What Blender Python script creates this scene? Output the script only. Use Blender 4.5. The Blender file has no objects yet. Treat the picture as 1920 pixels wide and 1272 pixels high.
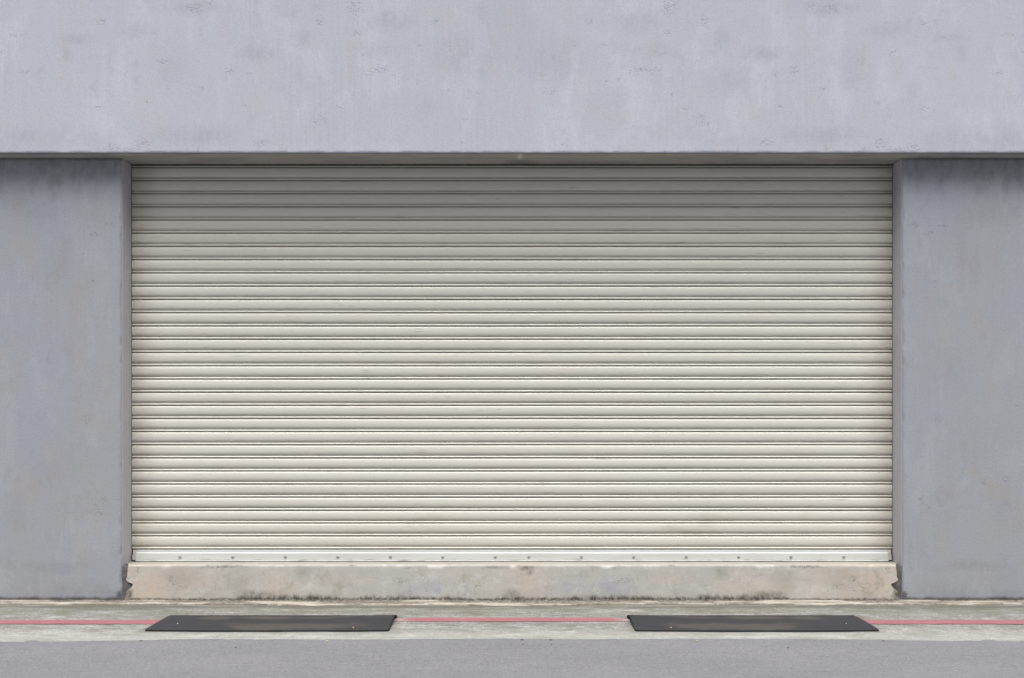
import bpy, bmesh, math, random
import numpy as np
from math import radians, pi

random.seed(7)
rng = np.random.default_rng(11)
scene = bpy.context.scene
col = scene.collection

# ------------------------------------------------------------------ camera
CAM_D, CAM_Z = 8.0, 1.34
cam_data = bpy.data.cameras.new('camera')
cam = bpy.data.objects.new('camera', cam_data)
col.objects.link(cam)
cam.location = (0, -CAM_D, CAM_Z)
cam.rotation_euler = (radians(90), 0, 0)
cam_data.sensor_fit = 'HORIZONTAL'
cam_data.sensor_width = 36
cam_data.lens = 37.5
cam_data.shift_y = 155 / 1920
cam_data.clip_start = 0.05
cam_data.clip_end = 2000
scene.camera = cam

# ------------------------------------------------------------------ sky and sun (overcast)
SUN_EL = 71
world = bpy.data.worlds.new('World')
scene.world = world
world.use_nodes = True
wn = world.node_tree.nodes
sky = wn.new('ShaderNodeTexSky')
sky.sky_type = 'NISHITA'
sky.sun_disc = False
sky.sun_elevation = radians(SUN_EL)
sky.sun_rotation = radians(180)
sky.air_density = 0.3
sky.dust_density = 10.0
sky.ozone_density = 1.0
bg = wn['Background']
bg.inputs['Strength'].default_value = 0.05
world.node_tree.links.new(sky.outputs[0], bg.inputs['Color'])

sun_data = bpy.data.lights.new('sun', 'SUN')
sun_data.energy = 1.5
sun_data.angle = radians(52)
sun_data.color = (1.0, 0.997, 0.985)
sun = bpy.data.objects.new('sun', sun_data)
col.objects.link(sun)
sun.location = (0, -20, 30)
sun.rotation_euler = (radians(90 - SUN_EL), 0, 0)

scene.view_settings.view_transform = 'Standard'
scene.view_settings.look = 'None'
scene.view_settings.gamma = 1
scene.view_settings.exposure = 1.33
scene.view_settings.use_curve_mapping = False


# ------------------------------------------------------------------ helpers
def X(px, Y=0.0):
    return (px - 960) * 0.0005 * (CAM_D + Y)


def Z(py, Y=0.0):
    return CAM_Z - (py - 791) * 0.0005 * (CAM_D + Y)


def G(py, z=0.0):
    """y of a ground point seen at image row py"""
    return (CAM_Z - z) / ((py - 791) * 0.0005) - CAM_D


def tag(o, label=None, cat=None, group=None, kind=None):
    if label: o['label'] = label
    if cat: o['category'] = cat
    if group: o['group'] = group
    if kind: o['kind'] = kind
    return o


def empty(name, loc, label, cat, group=None):
    o = bpy.data.objects.new(name, None)
    col.objects.link(o)
    o.location = loc
    o.empty_display_size = 0.1
    return tag(o, label, cat, group)


def link_mesh(name, me, mat=None, parent=None):
    o = bpy.data.objects.new(name, me)
    col.objects.link(o)
    if mat is not None and len(me.materials) == 0:
        for m in (mat if isinstance(mat, (list, tuple)) else [mat]):
            me.materials.append(m)
    if parent is not None:
        o.parent = parent
        o.location = -parent.location if parent.parent is None else (0, 0, 0)
    return o


def pydata(name, v, f, mat=None, parent=None, smooth=False):
    me = bpy.data.meshes.new(name)
    me.from_pydata([tuple(map(float, p)) for p in v], [], f)
    me.update()
    if smooth:
        me.polygons.foreach_set('use_smooth', [True] * len(me.polygons))
    return link_mesh(name, me, mat, parent)


def add_box(bm, x0, x1, y0, y1, z0, z1, bevel=0.0):
    vs = [bm.verts.new(p) for p in ((x0, y0, z0), (x1, y0, z0), (x1, y1, z0), (x0, y1, z0),
                                    (x0, y0, z1), (x1, y0, z1), (x1, y1, z1), (x0, y1, z1))]
    fs = [bm.faces.new([vs[i] for i in q]) for q in
          ((3, 2, 1, 0), (4, 5, 6, 7), (0, 1, 5, 4), (1, 2, 6, 5), (2, 3, 7, 6), (3, 0, 4, 7))]
    if bevel:
        es = list({e for f in fs for e in f.edges})
        bmesh.ops.bevel(bm, geom=es, offset=bevel, segments=2, affect='EDGES', profile=0.5)


def bm_obj(name, bm, mat, parent=None, smooth=False):
    bmesh.ops.recalc_face_normals(bm, faces=bm.faces[:])
    me = bpy.data.meshes.new(name)
    bm.to_mesh(me)
    bm.free()
    if smooth:
        me.polygons.foreach_set('use_smooth', [True] * len(me.polygons))
    return link_mesh(name, me, mat, parent)


def vnoise(x, y, seed=0):
    """value noise in numpy, 0..1"""
    x = np.asarray(x, float); y = np.asarray(y, float)
    t = np.random.default_rng(seed).random((256, 256))
    xi = np.floor(x).astype(int); yi = np.floor(y).astype(int)
    fx = x - xi; fy = y - yi
    fx = fx * fx * (3 - 2 * fx); fy = fy * fy * (3 - 2 * fy)
    a = t[xi % 256, yi % 256]; b = t[(xi + 1) % 256, yi % 256]
    c = t[xi % 256, (yi + 1) % 256]; d = t[(xi + 1) % 256, (yi + 1) % 256]
    return (a * (1 - fx) + b * fx) * (1 - fy) + (c * (1 - fx) + d * fx) * fy


def fbm(x, y, seed=0, octaves=4):
    s = 0; amp = 0.5
    for i in range(octaves):
        s = s + amp * vnoise(np.asarray(x) * 2 ** i, np.asarray(y) * 2 ** i, seed + i)
        amp *= 0.5
    return s / (1 - 0.5 ** octaves)


def sstep(a, b, x):
    t = np.clip((np.asarray(x, float) - a) / (b - a), 0, 1)
    return t * t * (3 - 2 * t)


def blob(PX, PY, cx, cy, rx, ry, soft=0.6):
    d = np.sqrt(((PX - cx) / rx) ** 2 + ((PY - cy) / ry) ** 2)
    return 1 - sstep(1 - soft, 1 + soft, d)


def grid_sheet(xs, zs, yfun, flip=False):
    """front-facing (towards -Y) sheet; returns verts, faces and the X, Z arrays"""
    XX, ZZ = np.meshgrid(xs, zs)
    YY = yfun(XX, ZZ)
    v = np.stack([XX.ravel(), YY.ravel(), ZZ.ravel()], 1)
    nx, nz = len(xs), len(zs)
    f = []
    for j in range(nz - 1):
        for i in range(nx - 1):
            a = j * nx + i
            f.append((a, a + 1, a + nx + 1, a + nx))
    return v, f, XX, ZZ


def set_attr(me, name, vals, n):
    at = me.attributes.new(name, 'FLOAT', 'POINT')
    full = np.zeros(n, dtype=np.float32)
    full[:len(vals)] = vals
    at.data.foreach_set('value', full)


# ------------------------------------------------------------------ node helpers
class NT:
    def __init__(self, name):
        self.m = bpy.data.materials.new(name)
        self.m.use_nodes = True
        self.t = self.m.node_tree
        self.b = self.t.nodes['Principled BSDF']
        self.pos = self.t.nodes.new('ShaderNodeNewGeometry').outputs['Position']
        self.tc = self.t.nodes.new('ShaderNodeTexCoord').outputs['Object']

    def n(self, typ, **kw):
        nd = self.t.nodes.new(typ)
        for k, v in kw.items():
            setattr(nd, k, v)
        return nd

    def l(self, a, b):
        self.t.links.new(a, b)

    def put(self, sock, v):
        if hasattr(v, 'is_output'):
            self.l(v, sock)
        else:
            sock.default_value = v

    def map(self, vec, scale=(1, 1, 1), loc=(0, 0, 0)):
        m = self.n('ShaderNodeMapping')
        m.inputs['Scale'].default_value = scale
        m.inputs['Location'].default_value = loc
        self.l(vec, m.inputs['Vector'])
        return m.outputs[0]

    def noise(self, vec, scale, detail=4, rough=0.55, dist=0.0):
        n = self.n('ShaderNodeTexNoise')
        self.l(vec, n.inputs['Vector'])
        n.inputs['Scale'].default_value = scale
        n.inputs['Detail'].default_value = detail
        n.inputs['Roughness'].default_value = rough
        n.inputs['Distortion'].default_value = dist
        return n.outputs['Fac']

    def voro(self, vec, scale, feature='F1', out='Distance'):
        n = self.n('ShaderNodeTexVoronoi', feature=feature)
        self.l(vec, n.inputs['Vector'])
        n.inputs['Scale'].default_value = scale
        return n.outputs[out]

    def ramp(self, fac, a, b, lo=0.0, hi=1.0):
        m = self.n('ShaderNodeMapRange', interpolation_type='SMOOTHSTEP')
        self.put(m.inputs['Value'], fac)
        m.inputs['From Min'].default_value = a
        m.inputs['From Max'].default_value = b
        m.inputs['To Min'].default_value = lo
        m.inputs['To Max'].default_value = hi
        return m.outputs[0]

    def math(self, op, a, b=0.0, clamp=False):
        m = self.n('ShaderNodeMath', operation=op, use_clamp=clamp)
        self.put(m.inputs[0], a)
        self.put(m.inputs[1], b)
        return m.outputs[0]

    def mix(self, fac, a, b, mode='MIX'):
        m = self.n('ShaderNodeMix', data_type='RGBA', blend_type=mode)
        self.put(m.inputs[0], fac)
        for s, v in ((m.inputs[6], a), (m.inputs[7], b)):
            if isinstance(v, (tuple, list)):
                s.default_value = (*v, 1)
            else:
                self.l(v, s)
        return m.outputs[2]

    def attr(self, name):
        return self.n('ShaderNodeAttribute', attribute_name=name).outputs['Fac']

    def axis(self, vec, k):
        s = self.n('ShaderNodeSeparateXYZ')
        self.l(vec, s.inputs[0])
        return s.outputs[k]

    def bump(self, h, strength=0.3, dist=0.01, prev=None):
        b = self.n('ShaderNodeBump')
        b.inputs['Strength'].default_value = strength
        b.inputs['Distance'].default_value = dist
        self.l(h, b.inputs['Height'])
        if prev is not None:
            self.l(prev, b.inputs['Normal'])
        return b.outputs[0]

    def out(self, color=None, rough=None, normal=None, spec=None, metal=None):
        if color is not None:
            if isinstance(color, tuple):
                self.b.inputs['Base Color'].default_value = (*color, 1)
            else:
                self.l(color, self.b.inputs['Base Color'])
        if rough is not None: self.put(self.b.inputs['Roughness'], rough)
        if spec is not None: self.put(self.b.inputs['Specular IOR Level'], spec)
        if metal is not None: self.put(self.b.inputs['Metallic'], metal)
        if normal is not None: self.l(normal, self.b.inputs['Normal'])
        return self.m


# ------------------------------------------------------------------ materials
def plaster(name, base, blue, warm, pale, fine=1.0, comb=0.2):
    t = NT(name)
    p = t.pos
    big = t.noise(t.map(p, (1, 1, 0.6)), 1.5, 6, 0.65, 0.1)
    mid = t.noise(t.map(p, (1.0, 1, 0.42), (3, 1, 7)), 4.6, 6, 0.68, 0.1)
    streak = t.noise(t.map(p, (60, 1, 2.2), (9, 0, 2)), 1.0, 3, 0.5)
    sm = t.ramp(t.noise(p, 1.1, 3), 0.42, 0.62)
    trowel = t.noise(t.map(p, (14, 1, 30), (1, 5, 2)), 1.0, 4, 0.6, 1.5)
    c = t.mix(t.ramp(big, 0.34, 0.68), base, blue)
    c = t.mix(t.math('MULTIPLY', t.ramp(mid, 0.48, 0.66), 0.7), c, warm)
    c = t.mix(t.math('MULTIPLY', t.ramp(t.noise(t.map(p, (1, 1, 0.5), (20, 3, 11)), 3.0, 7, 0.72, 0.1), 0.48, 0.66), 0.8), c, pale)
    sk = t.math('MULTIPLY', t.math('MULTIPLY', t.ramp(streak, 0.35, 0.7), sm), comb)
    c = t.mix(sk, c, tuple(min(1, x * 0.72) for x in base))
    c = t.mix(t.ramp(trowel, 0.55, 0.8, 0, 0.14 * fine), c, tuple(x * 0.7 for x in base))
    grain = t.noise(p, 95, 4, 0.75)
    c = t.mix(t.ramp(grain, 0.42, 0.66, 0, 0.36 * fine), c, tuple(x * 0.62 for x in base))
    patch = t.ramp(t.noise(t.map(p, (1.0, 1, 0.8), (4, 9, 2)), 6.0, 7, 0.75, 0.2), 0.54, 0.68)
    c = t.mix(t.math('MULTIPLY', patch, 0.26), c, tuple(x * 0.70 for x in base))
    # soft stains, painted shade and pits carried by the mesh
    st = t.math('MULTIPLY', t.attr('stain_shade'), t.ramp(t.noise(t.map(p, (1, 1, 0.6)), 22, 6, 0.75), 0.32, 0.62, 0.25, 1.0))
    c = t.mix(st, c, tuple(x * k for x, k in zip(base, (0.53, 0.53, 0.545))))
    c = t.mix(t.attr('tan'), c, (0.33, 0.30, 0.265))
    v = t.voro(t.map(p, (1, 1, 1.3)), 42, 'DISTANCE_TO_EDGE')
    crack = t.math('MULTIPLY', t.ramp(v, 0.06, 0.20, 1, 0), t.ramp(t.noise(p, 60, 3, 0.7), 0.46, 0.56))
    pit = t.math('MULTIPLY', t.attr('pit'), crack, True)
    c = t.mix(t.math('MULTIPLY', pit, 0.34), c, tuple(x * 0.40 for x in base))
    speck = t.math('MULTIPLY', t.ramp(t.voro(p, 60), 0.05, 0.11, 1, 0), t.ramp(t.noise(p, 7, 3), 0.60, 0.66))
    c = t.mix(t.math('MULTIPLY', speck, 0.35 * fine), c, tuple(x * 0.5 for x in base))
    c = t.mix(t.attr('grime'), c, (0.045, 0.040, 0.032))
    h = t.math('ADD', t.math('MULTIPLY', trowel, 0.5), t.math('MULTIPLY', grain, 0.25))
    h = t.math('SUBTRACT', h, t.math('MULTIPLY', pit, 1.2))
    n1 = t.bump(h, 0.35, 0.004)
    return t.out(c, 0.85, n1, 0.25)


M = {}
M['fascia'] = plaster('pale_plaster', (0.4808, 0.5198, 0.5694), (0.4656, 0.5088, 0.5866), (0.4808, 0.4978, 0.541), (0.5321, 0.5744, 0.6377))
M['wall'] = plaster('grey_plaster', (0.3367, 0.36, 0.3891), (0.3259, 0.36, 0.4114), (0.342, 0.3456, 0.3631), (0.3686, 0.3988, 0.4396), comb=0.13)
M['reveal'] = plaster('brightened_reveal_plaster', (0.53, 0.5297, 0.56), (0.5088, 0.519, 0.5656), (0.53, 0.5082, 0.532), (0.5618, 0.5618, 0.5936), comb=0.1)  # paler than the walls, making up for weak side light on the jambs


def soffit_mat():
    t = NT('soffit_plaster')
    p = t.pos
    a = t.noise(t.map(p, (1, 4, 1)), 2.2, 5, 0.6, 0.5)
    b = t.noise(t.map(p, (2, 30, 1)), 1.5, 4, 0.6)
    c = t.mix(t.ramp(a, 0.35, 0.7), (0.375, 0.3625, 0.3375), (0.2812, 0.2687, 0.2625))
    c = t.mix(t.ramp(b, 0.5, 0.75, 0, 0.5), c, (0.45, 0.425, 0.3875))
    c = t.mix(t.attr('stain_shade'), c, (0.125, 0.1187, 0.1125))
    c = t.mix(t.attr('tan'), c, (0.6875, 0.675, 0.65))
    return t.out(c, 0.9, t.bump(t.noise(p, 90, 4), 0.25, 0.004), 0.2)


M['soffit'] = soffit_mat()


def slat_mat():
    t = NT('cream_slat_paint')
    p = t.pos
    o = t.tc
    rnd = t.n('ShaderNodeObjectInfo').outputs['Random']
    c = t.mix(rnd, (0.5976, 0.6026, 0.5434), (0.6243, 0.6305, 0.5681))
    c = t.mix(t.ramp(t.noise(t.map(p, (1.3, 1, 14), (4, 0, 1)), 1.0, 5, 0.6), 0.4, 0.75, 0, 0.35), c, (0.5596, 0.5531, 0.4946))
    streak = t.noise(t.map(p, (3.0, 1, 170), (2, 7, 5)), 1.0, 4, 0.65)
    c = t.mix(t.ramp(streak, 0.54, 0.72, 0, 0.32), c, (0.4523, 0.4314, 0.375))
    # specks of dirt, denser near the foot and the two ends
    x = t.math('ABSOLUTE', t.axis(p, 0))
    z = t.axis(p, 2)
    ends = t.ramp(x, 2.45, 2.92)
    foot = t.ramp(z, 0.35, 1.0, 1, 0)
    dens = t.math('MAXIMUM', t.math('MULTIPLY', ends, 0.9), t.math('MULTIPLY', foot, 0.55))
    sp = t.ramp(t.noise(t.map(p, (1, 1, 1.2)), 150, 3, 0.7), 0.60, 0.70)
    c = t.mix(t.math('MULTIPLY', t.math('MULTIPLY', sp, dens), 0.45), c, (0.1721, 0.1548, 0.1249))
    # grime film gathering at both ends in the guides
    film = t.math('MULTIPLY', t.ramp(x, 2.66, 2.93), t.ramp(t.noise(t.map(p, (3, 1, 9)), 2.0, 4), 0.25, 0.7, 0.2, 0.75))
    c = t.mix(t.math('MULTIPLY', film, 0.8), c, (0.3875, 0.3539, 0.2955))
    # faint smudge bands low on the shutter
    sm = t.math('MULTIPLY', t.ramp(t.noise(t.map(p, (0.9, 1, 3), (1, 0, 9)), 1.6, 5, 0.6), 0.56, 0.68), foot)
    c = t.mix(t.math('MULTIPLY', sm, 0.36), c, (0.3553, 0.3428, 0.2729))
    # thin scuffs along the slats
    sc_ = t.math('MULTIPLY', t.ramp(t.noise(t.map(p, (5, 1, 200), (6, 1, 3)), 1.0, 2, 0.5), 0.66, 0.72),
                 t.ramp(t.noise(t.map(p, (2.2, 1, 20), (1, 8, 3)), 1.0, 3), 0.54, 0.62))
    c = t.mix(t.math('MULTIPLY', sc_, 0.8), c, (0.183, 0.1659, 0.1365))
    # dirt line in the joint of each slat (object space: bottom few millimetres and the fold)
    oz = t.axis(o, 2)
    joint = t.math('MULTIPLY', t.ramp(oz, 0.0015, 0.0062, 1, 0), t.ramp(t.noise(t.map(p, (3, 1, 30)), 1.0, 3), 0.2, 0.55, 0.7, 1.0))
    c = t.mix(t.math('MULTIPLY', joint, 0.7), c, (0.1661, 0.1427, 0.1121))
    fold = t.math('MULTIPLY', t.math('MULTIPLY', t.ramp(oz, 0.017, 0.0195), t.ramp(oz, 0.0215, 0.027, 1, 0)),
                  t.ramp(t.noise(t.map(p, (4, 1, 40), (5, 2, 1)), 1.0, 3), 0.35, 0.7, 0.25, 0.9))
    c = t.mix(t.math('MULTIPLY', fold, 0.6), c, (0.1506, 0.1383, 0.1137))
    r = t.ramp(t.noise(t.map(p, (2, 1, 60)), 1.0, 3), 0.3, 0.7, 0.30, 0.44)
    n1 = t.bump(t.noise(t.map(p, (1.2, 1, 10), (3, 4, 1)), 1.6, 2), 0.06, 0.004)
    return t.out(c, r, n1, 0.45)


M['slat'] = slat_mat()


def bar_mat():
    t = NT('white_bar_paint')
    p = t.pos
    c = t.mix(t.ramp(t.noise(t.map(p, (1.5, 1, 20)), 1.4, 4), 0.35, 0.7), (0.5999, 0.6358, 0.6328), (0.5503, 0.576, 0.5584))
    sp = t.ramp(t.noise(t.map(p, (1, 1, 1)), 130, 4, 0.7), 0.62, 0.72)
    c = t.mix(t.math('MULTIPLY', sp, 0.35), c, (0.1985, 0.1843, 0.1582))
    z = t.axis(p, 2)
    low = t.math('MULTIPLY', t.ramp(z, 0.272, 0.300, 1, 0), t.ramp(t.noise(t.map(p, (7, 1, 60)), 1.0, 5, 0.7), 0.48, 0.70))
    c = t.mix(t.math('MULTIPLY', low, 0.75), c, (0.1804, 0.1705, 0.1489))
    return t.out(c, 0.42, t.bump(t.noise(p, 30, 3), 0.1, 0.003), 0.4)


M['bar'] = bar_mat()


def simple(name, a, b, scale, rough, bump=0.2, spec=0.4, metal=0.0, stretch=(1, 1, 1)):
    t = NT(name)
    n0 = t.noise(t.map(t.pos, stretch), scale, 5, 0.6)
    c = t.mix(t.ramp(n0, 0.3, 0.7), a, b)
    return t.out(c, rough, t.bump(t.noise(t.pos, scale * 3, 4), bump, 0.003), spec, metal)


M['bolt'] = simple('bolt_steel', (0.40, 0.40, 0.42), (0.30, 0.30, 0.32), 90, 0.45, 0.15, 0.5, 0.4)
M['bracket'] = simple('worn_bracket_paint', (0.60, 0.60, 0.58), (0.48, 0.465, 0.43), 26, 0.5)
M['guide'] = simple('dirty_guide_steel', (0.10, 0.085, 0.065), (0.05, 0.043, 0.035), 30, 0.6)
M['dark'] = simple('dark_interior', (0.03, 0.03, 0.03), (0.04, 0.04, 0.04), 5, 0.9)
M['roof'] = simple('roof_concrete', (0.34, 0.34, 0.34), (0.28, 0.28, 0.28), 2, 0.9)
M['mortar'] = simple('bare_grey_mortar', (0.155, 0.155, 0.165), (0.085, 0.082, 0.078), 22, 0.9, 0.6, 0.2)


def step_mat():
    t = NT('peeling_beige_paint')
    p = t.pos
    a = t.noise(t.map(p, (1, 1, 1.2)), 2.3, 6, 0.65, 0.6)
    b = t.noise(t.map(p, (1, 1, 1), (7, 1, 4)), 6.0, 6, 0.65, 0.8)
    c = t.mix(t.ramp(a, 0.38, 0.66), (0.4876, 0.4821, 0.4444), (0.4437, 0.4618, 0.4394))
    c = t.mix(t.math('MULTIPLY', t.attr('pink'), t.ramp(b, 0.35, 0.62, 0.3, 1.0)), c, (0.5247, 0.4588, 0.399))
    c = t.mix(t.math('MULTIPLY', t.attr('lilac'), t.ramp(b, 0.35, 0.65)), c, (0.3901, 0.4009, 0.4545))
    c = t.mix(t.ramp(t.noise(t.map(p, (1, 1, 1), (2, 2, 2)), 9, 7, 0.75), 0.52, 0.62, 0, 0.65), c, (0.5461, 0.5583, 0.5302))
    c = t.mix(t.ramp(t.noise(t.map(p, (1, 1, 0.7), (12, 2, 5)), 5, 7, 0.75), 0.52, 0.66, 0, 0.6), c, (0.3218, 0.3096, 0.2525))
    st = t.noise(t.map(p, (45, 1, 4)), 1.0, 4, 0.6)
    c = t.mix(t.ramp(st, 0.58, 0.78, 0, 0.28), c, (0.273, 0.2639, 0.2222))
    c = t.mix(t.math('MULTIPLY', t.attr('stain_shade'), 0.8), c, (0.234, 0.2284, 0.1767))
    fine = t.noise(p, 120, 3, 0.7)
    c = t.mix(t.ramp(fine, 0.56, 0.72, 0, 0.3), c, (0.2437, 0.2334, 0.202))
    c = t.mix(t.math('MULTIPLY', t.ramp(t.noise(p, 70, 4, 0.75), 0.63, 0.70), 0.6), c, (0.1365, 0.1319, 0.1111))
    v = t.voro(p, 55, 'DISTANCE_TO_EDGE')
    crack = t.math('MULTIPLY', t.ramp(v, 0.02, 0.12, 1, 0), t.ramp(t.noise(p, 80, 3, 0.7), 0.45, 0.58))
    pit = t.math('MULTIPLY', t.attr('pit'), crack, True)
    c = t.mix(t.math('MULTIPLY', pit, 0.8), c, (0.1267, 0.1218, 0.101))
    mo = t.math('MULTIPLY', t.attr('mold_shade'), t.ramp(t.noise(t.map(p, (1, 1, 0.5)), 38, 5, 0.75), 0.30, 0.60, 0.2, 1.0))
    c = t.mix(mo, c, (0.05851, 0.05379, 0.0404))
    h = t.math('ADD', t.math('MULTIPLY', b, 0.6), t.math('MULTIPLY', t.noise(p, 60, 4, 0.65), 0.35))
    h = t.math('SUBTRACT', h, t.math('MULTIPLY', pit, 0.6))
    return t.out(c, 0.88, t.bump(h, 0.5, 0.006), 0.2)


M['step'] = step_mat()


def apron_mat():
    t = NT('rough_concrete')
    p = t.pos
    a = t.noise(t.map(p, (0.8, 2.2, 1)), 2.0, 6, 0.65, 0.5)
    b = t.noise(t.map(p, (20, 34, 1), (3, 3, 3)), 1.0, 6, 0.75, 0.4)
    d = t.noise(t.map(p, (1, 1.3, 1), (8, 3, 3)), 70, 4, 0.7)
    c = t.mix(t.ramp(a, 0.35, 0.66), (0.2624, 0.2724, 0.2651), (0.2041, 0.2118, 0.1944))
    c = t.mix(t.ramp(b, 0.46, 0.62, 0, 0.7), c, (0.1361, 0.1379, 0.1166))
    c = t.mix(t.ramp(t.noise(t.map(p, (20, 28, 1), (13, 5, 3)), 1.0, 6, 0.75), 0.50, 0.64, 0, 0.8), c, (0.337, 0.3497, 0.3499))
    c = t.mix(t.ramp(d, 0.48, 0.58, 0, 0.7), c, (0.1102, 0.111, 0.09895))
    c = t.mix(t.ramp(t.noise(t.map(p, (1, 0.7, 1)), 60, 4, 0.75), 0.54, 0.64, 0, 0.6), c, (0.3888, 0.4035, 0.4099))
    y = t.axis(p, 1)
    # greenish dirt belt next to the wall
    belt = t.math('MULTIPLY', t.ramp(y, -0.85, -0.2), t.ramp(t.noise(t.map(p, (1.2, 6, 1), (1, 1, 7)), 1.7, 5, 0.7), 0.36, 0.66))
    big = t.noise(t.map(p, (2.6, 5, 1), (31, 2, 5)), 1.6, 7, 0.75)
    c = t.mix(t.ramp(big, 0.46, 0.62, 0, 0.75), c, (0.1215, 0.1208, 0.093))
    c = t.mix(t.ramp(t.noise(t.map(p, (2.8, 6, 1), (3, 22, 5)), 1.5, 7, 0.75), 0.52, 0.68, 0, 0.6), c, (0.387, 0.398, 0.3906))
    c = t.mix(t.math('MULTIPLY', belt, 0.9), c, (0.1296, 0.1277, 0.09542))
    c = t.mix(t.math('MULTIPLY', t.attr('stain_shade'), 0.75), c, (0.0972, 0.09415, 0.08128))
    c = t.mix(t.math('MULTIPLY', t.math('MULTIPLY', t.ramp(y, -0.95, -1.30), t.ramp(d, 0.30, 0.55, 0.2, 1.0)), 0.38), c, (0.40, 0.405, 0.39))
    h = t.math('ADD', d, b)
    return t.out(c, 0.92, t.bump(h, 0.5, 0.005), 0.2)


M['apron'] = apron_mat()


def ledge_mat():
    t = NT('mortar_fillet')
    p = t.pos
    a = t.noise(t.map(p, (2, 14, 6)), 1.6, 6, 0.7, 0.5)
    c = t.mix(t.ramp(a, 0.36, 0.64), (0.44, 0.4293, 0.3854), (0.336, 0.3119, 0.2583))
    c = t.mix(t.ramp(t.noise(t.map(p, (3, 30, 8), (5, 1, 1)), 1.3, 5, 0.7), 0.52, 0.68, 0, 0.75), c, (0.184, 0.1661, 0.1271))
    c = t.mix(t.math('MULTIPLY', t.attr('mold_shade'), t.ramp(t.noise(p, 30, 5, 0.7), 0.3, 0.6, 0.35, 1.0)), c, (0.04, 0.03564, 0.02788))
    c = t.mix(t.ramp(t.noise(p, 90, 3, 0.7), 0.56, 0.7, 0, 0.4), c, (0.104, 0.0972, 0.082))
    return t.out(c, 0.92, t.bump(t.noise(p, 40, 5, 0.7), 0.6, 0.006), 0.2)


M['ledge'] = ledge_mat()


def asphalt_mat():
    t = NT('worn_grey_asphalt')
    p = t.pos
    a = t.noise(t.map(p, (0.6, 1.6, 1)), 1.3, 5, 0.6, 0.4)
    g1 = t.noise(t.map(p, (1, 0.6, 1)), 90, 5, 0.8)
    g2 = t.voro(t.map(p, (1, 0.6, 1)), 125, 'F1', 'Color')
    c = t.mix(t.ramp(a, 0.35, 0.68), (0.1646, 0.1717, 0.1866), (0.1453, 0.1521, 0.1671))
    sepc = t.n('ShaderNodeSeparateColor'); t.l(g2, sepc.inputs[0])
    c = t.mix(t.ramp(sepc.outputs[0], 0.55, 1.0, 0, 0.4), c, (0.2324, 0.2389, 0.2575))
    c = t.mix(t.ramp(sepc.outputs[1], 0.6, 1.0, 0, 0.4), c, (0.08717, 0.08882, 0.1009))
    c = t.mix(t.ramp(g1, 0.54, 0.70, 0, 0.35), c, (0.09681, 0.0996, 0.1113))
    v = t.voro(t.map(p, (1, 1, 1), (3, 3, 0)), 14, 'F1', 'Distance')
    c = t.mix(t.math('MULTIPLY', t.ramp(v, 0.06, 0.09, 1, 0), t.ramp(t.noise(p, 3.3, 3), 0.55, 0.62)), c, (0.06454, 0.06592, 0.07308))
    v2 = t.voro(t.map(p, (1, 1, 1), (9, 1, 0)), 11, 'F1', 'Distance')
    c = t.mix(t.math('MULTIPLY', t.ramp(v2, 0.035, 0.055, 1, 0), t.ramp(t.noise(t.map(p, (1, 1, 1), (5, 1, 0)), 4.0, 3), 0.52, 0.6)), c, (0.4001, 0.4171, 0.4454))
    dk = t.math('MULTIPLY', t.ramp(t.noise(t.map(p, (5, 26, 1), (2, 8, 1)), 1.0, 4, 0.6), 0.56, 0.72), 0.5)
    c = t.mix(dk, c, (0.0839, 0.08749, 0.09741))
    c = t.mix(t.math('MULTIPLY', t.attr('stain_shade'), 0.8), c, (0.06131, 0.06189, 0.06959))
    return t.out(c, 0.85, t.bump(t.math('ADD', g1, sepc.outputs[2]), 0.5, 0.004), 0.3)


M['asphalt'] = asphalt_mat()


def mat_mat():
    t = NT('dusty_black_rubber')
    p = t.pos
    o = t.tc
    c = t.mix(t.ramp(t.noise(t.map(p, (1, 3, 1)), 3.0, 5, 0.6), 0.35, 0.7), (0.02043, 0.02193, 0.02593), (0.02536, 0.02684, 0.03169))
    c = t.mix(t.math('MULTIPLY', t.attr('dust'), t.ramp(t.noise(t.map(p, (2, 6, 1)), 7, 4, 0.6), 0.25, 0.6, 0.65, 1.0)), c, (0.064, 0.059, 0.052))
    ln = t.noise(t.map(p, (1.5, 90, 1)), 1.0, 4, 0.6)
    c = t.mix(t.ramp(ln, 0.5, 0.75, 0, 0.4), c, (0.03874, 0.04121, 0.04733))
    c = t.mix(t.ramp(t.noise(p, 140, 3, 0.7), 0.60, 0.72, 0, 0.35), c, (0.05987, 0.06238, 0.0638))
    return t.out(c, 0.75, t.bump(t.noise(p, 160, 3), 0.3, 0.002), 0.3)


M['rubber'] = mat_mat()


def red_mat():
    t = NT('faded_red_road_paint')
    p = t.pos
    c = t.mix(t.ramp(t.noise(t.map(p, (1, 3, 1)), 4.0, 5, 0.65), 0.35, 0.68), (0.2548, 0.1003, 0.1168), (0.2743, 0.1178, 0.1359))
    c = t.mix(t.ramp(t.noise(p, 100, 4, 0.75), 0.52, 0.68, 0, 0.5), c, (0.1904, 0.07773, 0.08975))
    wear = t.math('MULTIPLY', t.ramp(t.noise(t.map(p, (1, 1.5, 1), (4, 4, 1)), 38, 5, 0.75), 0.56, 0.66), 0.85)
    c = t.mix(wear, c, (0.2352, 0.1906, 0.1904))
    c = t.mix(t.attr('worn'), c, (0.28, 0.2407, 0.2393))
    return t.out(c, 0.85, t.bump(t.noise(p, 80, 4, 0.7), 0.4, 0.003), 0.2)


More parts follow.
